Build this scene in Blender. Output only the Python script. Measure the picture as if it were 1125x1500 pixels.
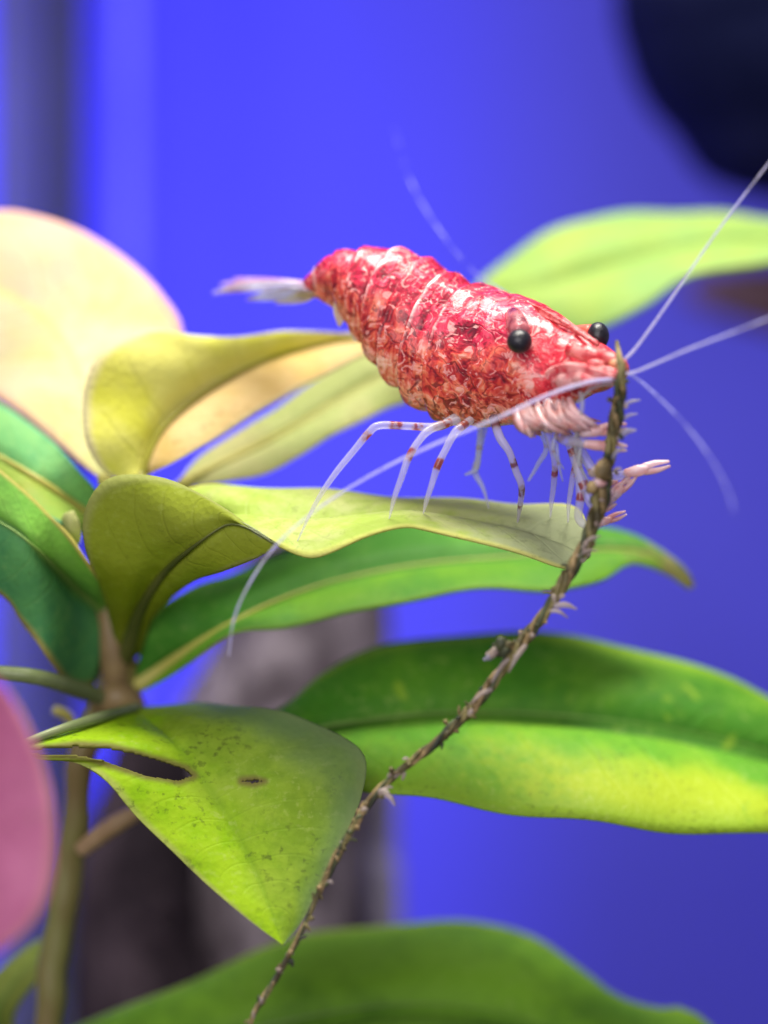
import bpy, bmesh, math, random
from mathutils import Vector, noise

# ------------------------------------------------------------------ camera, world, lamps, exposure
for o in list(bpy.data.objects):
    bpy.data.objects.remove(o)
sc = bpy.context.scene
C = sc.collection
CM = 0.01                      # layout is written in centimetres, the scene is in metres
DIST = 20.0                    # camera to the shrimp, cm
PXCM = 250.0                   # photograph pixels per cm at that distance
Z0 = 6.0                       # height of the lens axis over the tank floor, cm

cam_d = bpy.data.cameras.new('camera')
cam = bpy.data.objects.new('camera', cam_d); C.objects.link(cam)
cam.location = (0, -DIST * CM, Z0 * CM)
cam.rotation_euler = (math.radians(90), 0, 0)
cam_d.sensor_fit = 'VERTICAL'; cam_d.sensor_height = 24; cam_d.sensor_width = 24
cam_d.lens = 24 * DIST / 6.0
cam_d.clip_start = 0.005; cam_d.clip_end = 20
cam_d.dof.use_dof = True
cam_d.dof.focus_distance = (DIST - 0.26) * CM
cam_d.dof.aperture_fstop = 8.8
sc.camera = cam

w = bpy.data.worlds.new('World'); sc.world = w; w.use_nodes = True
w.node_tree.nodes['Background'].inputs[0].default_value = (0.62, 0.58, 0.80, 1)
w.node_tree.nodes['Background'].inputs[1].default_value = 0.42

def lamp(name, loc, target, sx, sy, power, col, spread=180):
    l = bpy.data.lights.new(name, 'AREA'); l.shape = 'RECTANGLE'; l.size = sx * CM; l.size_y = sy * CM
    l.energy = power; l.color = col; l.spread = math.radians(spread)
    o = bpy.data.objects.new(name, l); C.objects.link(o)
    o.location = Vector(loc) * CM
    o.rotation_euler = (Vector(target) - Vector(loc)).to_track_quat('-Z', 'Y').to_euler()
    return o
# the tank's LED hood above the plants, then two added lamps: front fill and blue light on the pane
lamp('hood_lamp', (0.5, -0.5, Z0 + 15), (0.2, 0.4, Z0), 9, 5, 0.25, (1.0, 0.97, 0.86), 110)
lamp('front_fill', (-6, -26, Z0 + 6), (0, 0, Z0), 18, 18, 0.62, (1.0, 0.97, 0.97))  # added fill from the front, brightens leaf undersides
lamp('backdrop_fill', (-10.0, 9.5, Z0 + 2), (-3.0, 16, Z0 - 0.5), 2, 10, 0.155, (0.08, 0.07, 1.0), 140)  # added unseen blue lamp, brightens the left of the back pane

vs = sc.view_settings
vs.view_transform = 'Standard'; vs.look = 'None'; vs.exposure = 0.0; vs.gamma = 1.0
vs.use_curve_mapping = False
sc.render.engine = 'CYCLES'
sc.cycles.use_denoising = True
sc.cycles.max_bounces = 10; sc.cycles.transparent_max_bounces = 24
sc.cycles.sample_clamp_indirect = 4.0
random.seed(7)

# ------------------------------------------------------------------ helpers
def at(px, py, d):
    """a point d cm beyond the shrimp's plane, from its place in the photograph; returns cm"""
    s = (DIST + d) / DIST / PXCM
    return Vector(((px - 562.5) * s, d, (750 - py) * s + Z0))

def A(*pts):
    return [at(*p) for p in pts]

def spline(pts, n):
    """n points evenly spaced along a Catmull-Rom curve (tuples of any length)"""
    pts = [tuple(p) for p in pts]; k = len(pts[0])
    if len(pts) == 2:
        fine = [tuple(pts[0][j] + (pts[1][j] - pts[0][j]) * i / 40 for j in range(k)) for i in range(41)]
    else:
        P = [tuple(2 * pts[0][j] - pts[1][j] for j in range(k))] + pts + [tuple(2 * pts[-1][j] - pts[-2][j] for j in range(k))]
        fine = []
        for i in range(1, len(P) - 2):
            for s in range(16):
                t = s / 16; p0, p1, p2, p3 = P[i - 1:i + 3]
                fine.append(tuple(0.5 * (2 * p1[j] + (p2[j] - p0[j]) * t + (2 * p0[j] - 5 * p1[j] + 4 * p2[j] - p3[j]) * t * t
                                         + (3 * p1[j] - p0[j] - 3 * p2[j] + p3[j]) * t ** 3) for j in range(k)))
        fine.append(pts[-1])
    L = [0]
    for i in range(1, len(fine)):
        L.append(L[-1] + math.dist(fine[i][:3], fine[i - 1][:3]))
    out = []; j = 0
    for i in range(n):
        s = L[-1] * i / (n - 1)
        while j < len(L) - 2 and L[j + 1] < s: j += 1
        f = (s - L[j]) / max(1e-9, L[j + 1] - L[j])
        out.append(tuple(fine[j][q] + (fine[j + 1][q] - fine[j][q]) * f for q in range(k)))
    return out

def empty(name, base, label, cat, group=None):
    o = bpy.data.objects.new(name, None); C.objects.link(o)
    o.location = Vector(base) * CM; o.empty_display_size = 0.005
    o['label'] = label; o['category'] = cat
    if group: o['group'] = group
    return o

def wloc(o):
    v = Vector((0, 0, 0))
    while o is not None:
        v = v + o.location; o = o.parent
    return v

def build(name, verts, faces, mats, parent=None, uvs=None, base=None, smooth=True, fmat=None, info=None):
    """one mesh object; verts in cm, world places"""
    me = bpy.data.meshes.new(name)
    org = Vector(base) * CM if base is not None else Vector((0, 0, 0))
    off = wloc(parent) if parent else org
    me.from_pydata([tuple(Vector(v) * CM - off) for v in verts], [], faces)
    for m in (mats if isinstance(mats, (list, tuple)) else [mats]): me.materials.append(m)
    if smooth: me.polygons.foreach_set('use_smooth', [True] * len(me.polygons))
    if fmat: me.polygons.foreach_set('material_index', fmat)
    if uvs:
        ul = me.uv_layers.new(name='UVMap')
        for lp in me.loops: ul.data[lp.index].uv = uvs[lp.vertex_index]
    if info:
        at_ = me.attributes.new('info', 'FLOAT_COLOR', 'POINT')
        for i, c in enumerate(info): at_.data[i].color = (c[0], c[1], c[2], c[3] if len(c) > 3 else 1)
    me.update()
    o = bpy.data.objects.new(name, me); C.objects.link(o)
    if parent: o.parent = parent
    else: o.location = org
    return o

def tube_data(path, radii, seg=10, n=None, flat=None, wob=0.0, seed=0.0):
    """swept tube with rounded ends; path in cm, radii at its points"""
    n = n or max(8, len(path) * 6)
    pr = spline([tuple(p) + (r,) for p, r in zip(path, radii)], n)
    P = [Vector(q[:3]) for q in pr]; R = [max(1e-4, q[3]) for q in pr]
    V = []; F = []; U = []
    up = None
    for i in range(n):
        t = (P[min(i + 1, n - 1)] - P[max(i - 1, 0)]).normalized()
        if up is None:
            up = Vector((0, 0, 1)) if abs(t.z) < 0.9 else Vector((1, 0, 0))
        a = t.cross(up).normalized(); up = a.cross(t).normalized()
        for k in range(seg):
            th = 2 * math.pi * k / seg
            r = R[i]
            dv = a * math.cos(th) + up * math.sin(th) * (flat or 1.0)
            if wob: r *= 1 + wob * noise.noise((P[i] + dv * r) * (0.6 / max(R)) + Vector((seed, 0, 0)))
            V.append(P[i] + dv * r); U.append((k / seg, i / (n - 1)))
    for i in range(n - 1):
        for k in range(seg):
            k2 = (k + 1) % seg
            F.append((i * seg + k, i * seg + k2, (i + 1) * seg + k2, (i + 1) * seg + k))
    for i, sgn in ((0, -1), (n - 1, 1)):
        t = (P[min(i + 1, n - 1)] - P[max(i - 1, 0)]).normalized()
        c = len(V); V.append(P[i] + t * sgn * R[i] * 0.6); U.append((0.5, i / (n - 1)))
        for k in range(seg):
            k2 = (k + 1) % seg
            F.append((c, i * seg + k2, i * seg + k) if sgn < 0 else (c, i * seg + k, i * seg + k2))
    return V, F, U

def tube(name, path, radii, mat, parent=None, seg=10, n=None, flat=None, base=None, wob=0, seed=0):
    if not isinstance(radii, (list, tuple)): radii = [radii] * len(path)
    V, F, U = tube_data(path, radii, seg, n, flat, wob, seed)
    return build(name, V, F, mat, parent, U, base)

def joined(*datas):
    V, F, U = [], [], []
    for v, f, u in datas:
        o = len(V); V += v; U += u; F += [tuple(i + o for i in q) for q in f]
    return V, F, U

# ------------------------------------------------------------------ materials
def mat_new(name):
    m = bpy.data.materials.new(name); m.use_nodes = True
    nt = m.node_tree; nt.nodes.clear()
    return m, nt

class N:
    """small node-graph writer"""
    def __init__(s, nt): s.nt = nt
    def add(s, t, **kw):
        n = s.nt.nodes.new(t)
        for k, v in kw.items(): setattr(n, k, v)
        return n
    def link(s, a, b): s.nt.links.new(a, b)
    def put(s, sock, v):
        if hasattr(v, 'is_linked') or hasattr(v, 'links'): s.link(v, sock)
        else: sock.default_value = v
    def math(s, op, a, b=0.0, c=None, clamp=False):
        n = s.add('ShaderNodeMath', operation=op, use_clamp=clamp)
        s.put(n.inputs[0], a); s.put(n.inputs[1], b)
        if c is not None: s.put(n.inputs[2], c)
        return n.outputs[0]
    def mix(s, f, a, b, blend='MIX'):
        n = s.add('ShaderNodeMix', data_type='RGBA', blend_type=blend)
        s.put(n.inputs[0], f); s.put(n.inputs[6], a if not isinstance(a, tuple) else a + (1,)); s.put(n.inputs[7], b if not isinstance(b, tuple) else b + (1,))
        return n.outputs[2]
    def noise(s, vec, scale, detail=3, rough=0.5, dist=0.0):
        n = s.add('ShaderNodeTexNoise'); s.link(vec, n.inputs['Vector'])
        n.inputs['Scale'].default_value = scale; n.inputs['Detail'].default_value = detail
        n.inputs['Roughness'].default_value = rough; n.inputs['Distortion'].default_value = dist
        return n
    def ramp(s, f, stops):
        n = s.add('ShaderNodeValToRGB'); s.link(f, n.inputs[0])
        e = n.color_ramp.elements
        while len(e) < len(stops): e.new(0.5)
        for el, (p, c) in zip(e, stops):
            el.position = p; el.color = tuple(c) + (1,)
        return n.outputs[0]
    def step(s, v, a, b):
        n = s.add('ShaderNodeMapRange'); s.put(n.inputs[0], v)
        n.inputs[1].default_value = a; n.inputs[2].default_value = b
        n.interpolation_type = 'SMOOTHSTEP'
        return n.outputs[0]

def leaf_mat(name, c1, c2, edge, vein, transl=0.35, nveins=9, mott=1.0, rough=0.5, half=None, spots=None, rib=None, seed=0.0, coat=0.0, edgew=(0.86, 0.99), veinf=0.12, torn=None, far=None, farr=(0.72, 0.98), tip=None, tiph=False, tipr=(0.62, 0.92), dust=0.25, hw=(0.47, 0.56)):
    """leaf skin: two mixed pigments, side veins running from the midrib, tinted margin"""
    m, nt = mat_new(name); g = N(nt)
    uv = g.add('ShaderNodeUVMap'); sep = g.add('ShaderNodeSeparateXYZ'); g.link(uv.outputs[0], sep.inputs[0])
    u, t = sep.outputs[0], sep.outputs[1]
    geo = g.add('ShaderNodeTexCoord')
    mp = g.add('ShaderNodeMapping'); g.link(geo.outputs['Object'], mp.inputs[0]); mp.inputs['Location'].default_value = (seed, seed * .7, 0)
    pos = mp.outputs[0]
    ww = g.math('ABSOLUTE', g.math('MULTIPLY_ADD', u, 2.0, -1.0))
    big = g.noise(pos, 130, 3, 0.55, 0.4); fine = g.noise(pos, 900, 4, 0.6)
    f = g.step(g.math('MULTIPLY_ADD', g.math('SUBTRACT', fine.outputs[0], 0.5), 0.35 * mott, big.outputs[0]), 0.35, 0.65)
    col = g.mix(f, c1, c2)
    if half:
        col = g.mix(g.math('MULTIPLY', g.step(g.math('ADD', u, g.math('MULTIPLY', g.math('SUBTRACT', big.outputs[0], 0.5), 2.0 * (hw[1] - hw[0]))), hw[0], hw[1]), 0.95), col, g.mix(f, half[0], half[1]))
    # side veins
    wob = g.noise(pos, 260, 2)
    ph = g.math('ADD', g.math('MULTIPLY', t, float(nveins)), g.math('MULTIPLY', g.math('POWER', ww, 1.4), -1.5))
    ph = g.math('ADD', ph, g.math('MULTIPLY', wob.outputs[0], 0.35))
    tri = g.math('ABSOLUTE', g.math('SUBTRACT', g.math('FRACT', ph), 0.5))
    vm = g.math('MULTIPLY', g.step(tri, 0.07, 0.0), g.step(ww, 0.98, 0.6))
    mid = g.step(ww, 0.07, 0.015)
    col = g.mix(g.math('MULTIPLY', vm, veinf), col, vein)
    col = g.mix(g.math('MULTIPLY', mid, 0.4), col, rib or vein)
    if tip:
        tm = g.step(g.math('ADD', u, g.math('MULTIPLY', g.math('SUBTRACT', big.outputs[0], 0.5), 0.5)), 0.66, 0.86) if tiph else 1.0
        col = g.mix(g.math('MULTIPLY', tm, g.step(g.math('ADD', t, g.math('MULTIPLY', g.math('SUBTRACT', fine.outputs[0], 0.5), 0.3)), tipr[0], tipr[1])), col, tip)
    em = g.step(g.math('ADD', ww, g.math('MULTIPLY', g.math('SUBTRACT', big.outputs[0], 0.5), 0.12)), edgew[0], edgew[1])
    col = g.mix(g.math('MULTIPLY', em, 0.8), col, edge)
    dn = g.noise(pos, 2200, 3, 0.6); dm = g.noise(pos, 240, 3, 0.6)
    col = g.mix(g.math('MULTIPLY', g.math('MULTIPLY', g.step(dn.outputs[0], 0.54, 0.68), g.step(dm.outputs[0], 0.40, 0.62)), dust), col, (0.05, 0.06, 0.015))
    col = g.mix(g.math('MULTIPLY', g.math('MULTIPLY', g.step(dn.outputs[0], 0.46, 0.32), g.step(dm.outputs[0], 0.58, 0.40)), dust * 0.9), col, g.mix(0.45, col, (0.62, 0.70, 0.22)))
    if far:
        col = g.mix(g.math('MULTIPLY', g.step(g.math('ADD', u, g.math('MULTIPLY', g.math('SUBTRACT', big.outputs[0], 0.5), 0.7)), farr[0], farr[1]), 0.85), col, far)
    if spots:
        sp = g.noise(pos, 420, 3, 0.6, 0.6)
        col = g.mix(g.math('MULTIPLY', g.step(sp.outputs[0], 0.62, 0.74), 0.8), col, spots)
    if torn:
        ta = g.add('ShaderNodeAttribute', attribute_name='info'); ts = g.add('ShaderNodeSeparateColor'); g.link(ta.outputs['Color'], ts.inputs[0])
        col = g.mix(g.math('MULTIPLY', g.step(g.math('ADD', ts.outputs[0], g.math('MULTIPLY', g.math('SUBTRACT', big.outputs[0], 0.5), 1.2)), 0.35, 0.95), 0.85), col, torn)
    # fine cells
    vor = g.add('ShaderNodeTexVoronoi'); g.link(pos, vor.inputs['Vector']); vor.inputs['Scale'].default_value = 2600
    col = g.mix(g.math('MULTIPLY', g.step(vor.outputs['Distance'], 0.2, 0.7), 0.10), col, (0.02, 0.03, 0.0), 'MULTIPLY') if False else col
    hgt = g.math('ADD', g.math('MULTIPLY', vm, -min(0.6, veinf * 4)), g.math('ADD', g.math('MULTIPLY', fine.outputs[0], 0.5), g.math('MULTIPLY', vor.outputs['Distance'], 0.35)))
    bp = g.add('ShaderNodeBump'); g.link(hgt, bp.inputs['Height']); bp.inputs['Strength'].default_value = 0.22; bp.inputs['Distance'].default_value = 0.0004
    pb = g.add('ShaderNodeBsdfPrincipled'); g.link(col, pb.inputs['Base Color'])
    pb.inputs['Roughness'].default_value = rough; pb.inputs['Coat Weight'].default_value = coat; pb.inputs['Coat Roughness'].default_value = 0.3
    pb.inputs['Specular IOR Level'].default_value = 0.10
    g.link(bp.outputs[0], pb.inputs['Normal'])
    tr = g.add('ShaderNodeBsdfTranslucent')
    g.link(g.mix(0.5, col, g.mix(1.0, col, (1.0, 1.0, 0.45), 'MULTIPLY')), tr.inputs[0])
    mx = g.add('ShaderNodeMixShader'); mx.inputs[0].default_value = transl
    g.link(pb.outputs[0], mx.inputs[1]); g.link(tr.outputs[0], mx.inputs[2])
    out = g.add('ShaderNodeOutputMaterial'); g.link(mx.outputs[0], out.inputs[0])
    return m

def plain_mat(name, c1, c2, scale=300, rough=0.5, bump=0.3, bdist=0.0005, coat=0.0, transl=0.0, clear=0.0, stretch=None, detail=5, spec=0.4):
    m, nt = mat_new(name); g = N(nt)
    tc = g.add('ShaderNodeTexCoord'); mp = g.add('ShaderNodeMapping'); g.link(tc.outputs['Object'], mp.inputs[0])
    if stretch: mp.inputs['Scale'].default_value = stretch
    n1 = g.noise(mp.outputs[0], scale, detail, 0.6, 0.3)
    col = g.mix(g.step(n1.outputs[0], 0.35, 0.65), c1, c2)
    bp = g.add('ShaderNodeBump'); g.link(n1.outputs[0], bp.inputs['Height']); bp.inputs['Strength'].default_value = bump; bp.inputs['Distance'].default_value = bdist
    pb = g.add('ShaderNodeBsdfPrincipled'); g.link(col, pb.inputs['Base Color']); pb.inputs['Roughness'].default_value = rough
    pb.inputs['Coat Weight'].default_value = coat; pb.inputs['Specular IOR Level'].default_value = spec
    g.link(bp.outputs[0], pb.inputs['Normal'])
    sh = pb.outputs[0]
    if transl:
        tr = g.add('ShaderNodeBsdfTranslucent'); g.link(col, tr.inputs[0])
        mx = g.add('ShaderNodeMixShader'); mx.inputs[0].default_value = transl
        g.link(sh, mx.inputs[1]); g.link(tr.outputs[0], mx.inputs[2]); sh = mx.outputs[0]
    if clear:
        tp = g.add('ShaderNodeBsdfTransparent')
        mx = g.add('ShaderNodeMixShader')
        g.link(g.math('MULTIPLY', g.step(n1.outputs[0], 0.15, 0.75), clear * 1.35, clamp=True), mx.inputs[0])
        g.link(sh, mx.inputs[1]); g.link(tp.outputs[0], mx.inputs[2]); sh = mx.outputs[0]
    out = g.add('ShaderNodeOutputMaterial'); g.link(sh, out.inputs[0])
    return m

def leg_mat(name, pale, band, bands, clear=0.45):
    """glass-clear limb with red-brown rings at its joints (bands: places along the limb, 0..1)"""
    m, nt = mat_new(name); g = N(nt)
    uv = g.add('ShaderNodeUVMap'); sep = g.add('ShaderNodeSeparateXYZ'); g.link(uv.outputs[0], sep.inputs[0])
    t = sep.outputs[1]
    tc = g.add('ShaderNodeTexCoord'); nz = g.noise(tc.outputs['Object'], 1500, 3)
    tt = g.math('ADD', t, g.math('MULTIPLY', g.math('SUBTRACT', nz.outputs[0], 0.5), 0.05))
    mask = None
    for b, wd in bands:
        k = g.step(g.math('ABSOLUTE', g.math('SUBTRACT', tt, b)), wd, wd * 0.5)
        mask = k if mask is None else g.math('MAXIMUM', mask, k)
    mask = g.math('MULTIPLY', mask, g.step(nz.outputs[0], 0.36, 0.52))
    col = g.mix(mask, pale, band)
    pb = g.add('ShaderNodeBsdfPrincipled'); g.link(col, pb.inputs['Base Color']); pb.inputs['Roughness'].default_value = 0.22
    pb.inputs['Coat Weight'].default_value = 0.4
    tr = g.add('ShaderNodeBsdfTranslucent'); g.link(col, tr.inputs[0])
    m1 = g.add('ShaderNodeMixShader'); m1.inputs[0].default_value = 0.4; g.link(pb.outputs[0], m1.inputs[1]); g.link(tr.outputs[0], m1.inputs[2])
    tp = g.add('ShaderNodeBsdfTransparent')
    m2 = g.add('ShaderNodeMixShader')
    g.link(g.math('MULTIPLY', g.math('SUBTRACT', 1.0, g.math('MULTIPLY', mask, 0.8)), clear), m2.inputs[0])
    g.link(m1.outputs[0], m2.inputs[1]); g.link(tp.outputs[0], m2.inputs[2])
    out = g.add('ShaderNodeOutputMaterial'); g.link(m2.outputs[0], out.inputs[0])
    return m

def shell_mat():
    """the shrimp's shell: crimson, orange and wine-red blotches over a half-clear body"""
    m, nt = mat_new('shrimp_shell'); g = N(nt)
    at_ = g.add('ShaderNodeAttribute', attribute_name='info'); sep = g.add('ShaderNodeSeparateColor'); g.link(at_.outputs['Color'], sep.inputs[0])
    dors, seam, head = sep.outputs[0], sep.outputs[1], sep.outputs[2]
    tc = g.add('ShaderNodeTexCoord'); pos = tc.outputs['Object']
    uv = g.add('ShaderNodeUVMap'); um = g.add('ShaderNodeMapping'); g.link(uv.outputs[0], um.inputs[0]); um.inputs['Scale'].default_value = (6.5, 44, 1)
    wv = g.noise(pos, 700, 2, 0.5)
    vadd = g.add('ShaderNodeVectorMath', operation='MULTIPLY_ADD')
    g.link(wv.outputs['Color'], vadd.inputs[0]); vadd.inputs[1].default_value = (0.0010,) * 3; g.link(pos, vadd.inputs[2])
    p2 = vadd.outputs[0]
    n1 = g.noise(p2, 640, 3, 0.55, 1.0)
    n2 = g.noise(p2, 300, 2, 0.5, 0.3)
    n3 = g.noise(p2, 1700, 2, 0.5, 0.8)
    st = g.noise(um.outputs[0], 1.0, 3, 0.55, 0.7)          # streaks running round the tail plates
    car = g.step(head, -0.02, 0.02)
    tl = at_.outputs['Alpha']
    nn = g.math('ADD', g.math('MULTIPLY', n1.outputs[0], g.math('SUBTRACT', 1.0, g.math('MULTIPLY', tl, 0.65))), g.math('MULTIPLY', st.outputs[0], g.math('MULTIPLY', tl, 0.65)))
    val = g.math('ADD', g.math('MULTIPLY', nn, 0.68), g.math('MULTIPLY', n3.outputs[0], 0.32))
    val = g.math('MULTIPLY_ADD', g.math('SUBTRACT', val, 0.5), 1.75, 0.49)
    back = g.ramp(val, [(0.26, (0.11, 0.001, 0.012)), (0.38, (0.34, 0.004, 0.028)), (0.54, (0.56, 0.014, 0.060)), (0.66, (0.68, 0.055, 0.105)), (0.80, (0.84, 0.34, 0.40))])
    flank = g.ramp(val, [(0.28, (0.13, 0.003, 0.010)), (0.40, (0.40, 0.014, 0.022)), (0.51, (0.62, 0.060, 0.040)), (0.62, (0.74, 0.17, 0.085)), (0.78, (0.86, 0.42, 0.30))])
    face = g.ramp(val, [(0.28, (0.50, 0.012, 0.035)), (0.46, (0.78, 0.045, 0.070)), (0.60, (0.84, 0.13, 0.14)), (0.76, (0.92, 0.48, 0.46))])
    belly = g.ramp(val, [(0.30, (0.26, 0.012, 0.016)), (0.43, (0.58, 0.10, 0.06)), (0.57, (0.74, 0.29, 0.19)), (0.78, (0.88, 0.63, 0.53))])
    dz = g.math('ADD', dors, g.math('MULTIPLY', g.math('SUBTRACT', n2.outputs[0], 0.5), 0.5))
    col = g.mix(g.step(dz, 0.42, 0.72), flank, back)
    col = g.mix(g.step(dz, 0.30, 0.10), col, belly)
    hz = g.math('ADD', head, g.math('MULTIPLY', g.math('SUBTRACT', n2.outputs[0], 0.5), 0.4))
    col = g.mix(g.step(hz, 0.45, 0.85), col, face)
    # wriggling dark lines
    cn = g.noise(p2, 430, 2, 0.45, 1.0)
    ln = g.math('MULTIPLY', g.step(g.math('ABSOLUTE', g.math('SUBTRACT', cn.outputs[0], 0.5)), 0.030, 0.012), g.step(n2.outputs[0], 0.40, 0.55))
    ln = g.math('MULTIPLY', ln, g.math('SUBTRACT', 1.0, g.math('MULTIPLY', head, 0.8)))
    col = g.mix(g.math('MULTIPLY', ln, 0.8), col, (0.13, 0.004, 0.012))
    fl = g.noise(p2, 1500, 2, 0.5, 1.6)
    col = g.mix(g.math('MULTIPLY', g.step(fl.outputs[0], 0.57, 0.66), 0.62), col, (0.88, 0.42, 0.38))
    col = g.mix(g.math('MULTIPLY', g.math('MULTIPLY', g.step(fl.outputs[0], 0.42, 0.34), g.math('SUBTRACT', 1.0, g.math('MULTIPLY', head, 0.6))), 0.72), col, (0.15, 0.003, 0.014))
    col = g.mix(g.math('MULTIPLY', g.math('MULTIPLY', seam, g.math('MULTIPLY', g.step(n2.outputs[0], 0.40, 0.54), g.step(n1.outputs[0], 0.40, 0.56))), 0.85), col, (0.95, 0.66, 0.62))
    hg = g.math('ADD', g.math('MULTIPLY', val, 1.0), g.math('MULTIPLY', ln, -0.25))
    bp = g.add('ShaderNodeBump'); g.link(hg, bp.inputs['Height']); bp.inputs['Strength'].default_value = 0.38; bp.inputs['Distance'].default_value = 0.0006
    pb = g.add('ShaderNodeBsdfPrincipled'); g.link(col, pb.inputs['Base Color'])
    pb.inputs['Specular IOR Level'].default_value = 0.3; pb.inputs['Roughness'].default_value = 0.42; pb.inputs['Coat Weight'].default_value = 0.25; pb.inputs['Coat Roughness'].default_value = 0.1
    pb.inputs['Subsurface Weight'].default_value = 0.18; pb.inputs['Subsurface Radius'].default_value = (1, 0.3, 0.2); pb.inputs['Subsurface Scale'].default_value = 0.0006
    g.link(bp.outputs[0], pb.inputs['Normal'])
    tp = g.add('ShaderNodeBsdfTransparent'); mx = g.add('ShaderNodeMixShader')
    clear = g.math('MULTIPLY', g.step(dors, 0.16, 0.0), g.math('MULTIPLY', g.step(val, 0.48, 0.62), 0.45))
    g.link(clear, mx.inputs[0]); g.link(pb.outputs[0], mx.inputs[1]); g.link(tp.outputs[0], mx.inputs[2])
    out = g.add('ShaderNodeOutputMaterial'); g.link(mx.outputs[0], out.inputs[0])
    return m

M = {}
M['back'] = plain_mat('blue_back_pane', (0.128, 0.122, 0.72), (0.136, 0.130, 0.76), 14, 0.7, 0.02, spec=0.1)
M['floor'] = plain_mat('dark_aquarium_soil', (0.035, 0.028, 0.024), (0.07, 0.055, 0.045), 500, 0.9, 0.8, 0.001)
M['wood'] = plain_mat('grey_driftwood', (0.030, 0.018, 0.028), (0.20, 0.165, 0.20), 230, 0.75, 0.9, 0.002, stretch=(1, 1, 0.35))
M['wood_dark'] = plain_mat('dark_driftwood_bark', (0.012, 0.008, 0.012), (0.060, 0.042, 0.055), 150, 0.8, 0.9, 0.002, stretch=(1, 1, 0.4), spec=0.1)
M['wood_pale'] = plain_mat('pale_driftwood_root', (0.20, 0.18, 0.26), (0.34, 0.31, 0.40), 200, 0.8, 0.6, 0.001, spec=0.1)
M['black'] = plain_mat('black_driftwood', (0.004, 0.006, 0.030), (0.008, 0.010, 0.040), 90, 0.8, 0.6, 0.002, spec=0.08)
M['brown'] = plain_mat('brown_driftwood', (0.10, 0.055, 0.07), (0.20, 0.11, 0.13), 90, 0.7, 0.6, 0.002)
M['pipe_dark'] = plain_mat('dark_pipe_plastic', (0.022, 0.024, 0.028), (0.034, 0.036, 0.040), 60, 0.4, 0.05)
M['pipe_grey'] = plain_mat('grey_pipe_plastic', (0.095, 0.10, 0.15), (0.12, 0.125, 0.19), 60, 0.4, 0.05)
M['hose'] = plain_mat('clear_hose', (0.30, 0.30, 0.6), (0.36, 0.36, 0.7), 60, 0.3, 0.05, clear=0.74, spec=0.1)
M['stem'] = plain_mat('plant_stem', (0.20, 0.12, 0.05), (0.22, 0.22, 0.06), 160, 0.45, 0.3, 0.0004, transl=0.15, stretch=(1, 1, 0.4))
M['stem_red'] = plain_mat('plant_stem_red', (0.20, 0.13, 0.06), (0.30, 0.21, 0.09), 200, 0.45, 0.3, 0.0004, transl=0.2)
M['petiole'] = plain_mat('leaf_stalk', (0.17, 0.22, 0.08), (0.26, 0.30, 0.14), 200, 0.4, 0.2, transl=0.2)
M['rib_dark'] = plain_mat('midrib_dark', (0.06, 0.075, 0.012), (0.09, 0.10, 0.02), 300, 0.4, 0.2, transl=0.1)
M['rib_olive'] = plain_mat('midrib_olive', (0.22, 0.20, 0.02), (0.30, 0.28, 0.03), 300, 0.4, 0.2, transl=0.2)
M['rib_pale'] = plain_mat('midrib_pale', (0.50, 0.46, 0.10), (0.60, 0.55, 0.16), 300, 0.4, 0.2, transl=0.3)
M['rib_tan'] = plain_mat('stalk_tan', (0.40, 0.26, 0.13), (0.52, 0.36, 0.2), 300, 0.5, 0.2, transl=0.2)
M['rib_green'] = plain_mat('midrib_green', (0.16, 0.30, 0.05), (0.22, 0.36, 0.08), 300, 0.4, 0.2, transl=0.3)
M['rib_pink'] = plain_mat('midrib_pink', (0.55, 0.16, 0.28), (0.6, 0.22, 0.32), 300, 0.4, 0.2, transl=0.3)

M['shell'] = shell_mat()
M['eye'] = plain_mat('shrimp_eye', (0.004, 0.004, 0.007), (0.012, 0.010, 0.016), 4500, 0.4, 0.3, 0.0002, coat=0.15)
M['stalk_red'] = plain_mat('eye_stalk_red', (0.70, 0.03, 0.02), (0.85, 0.16, 0.10), 900, 0.3, 0.3, coat=0.5, transl=0.25)
M['stalk_clear'] = plain_mat('eye_stalk_clear', (0.16, 0.02, 0.04), (0.58, 0.18, 0.20), 1100, 0.25, 0.3, coat=0.5, clear=0.3)
M['scale_red'] = plain_mat('antenna_scale', (0.56, 0.012, 0.03), (0.90, 0.34, 0.32), 1500, 0.3, 0.6, coat=0.6, transl=0.3)
M['scale_pale'] = plain_mat('antenna_scale_pale', (0.66, 0.03, 0.06), (0.92, 0.50, 0.48), 1500, 0.35, 0.9, coat=0.3, transl=0.3, clear=0.1)
M['snout'] = plain_mat('feeler_base', (0.86, 0.22, 0.06), (0.92, 0.55, 0.30), 700, 0.3, 0.5, coat=0.6, transl=0.3)
M['mouth'] = plain_mat('mouthpart_skin', (0.56, 0.22, 0.20), (0.84, 0.66, 0.66), 1300, 0.35, 0.6, coat=0.2, transl=0.35, clear=0.5)
M['claw'] = plain_mat('claw_skin', (0.85, 0.45, 0.42), (0.92, 0.72, 0.74), 900, 0.3, 0.4, coat=0.5, transl=0.35, clear=0.12)
M['fin'] = plain_mat('tail_fin_skin', (0.40, 0.26, 0.36), (0.76, 0.80, 0.95), 500, 0.3, 0.4, coat=0.4, transl=0.4, clear=0.32)
M['fin_pink'] = plain_mat('tail_fin_pink', (0.66, 0.36, 0.50), (0.84, 0.70, 0.86), 500, 0.3, 0.4, coat=0.4, transl=0.4, clear=0.3)
M['flap'] = plain_mat('swimmeret_skin', (0.80, 0.66, 0.46), (0.90, 0.84, 0.70), 500, 0.35, 0.4, coat=0.3, transl=0.45, clear=0.35)
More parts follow.
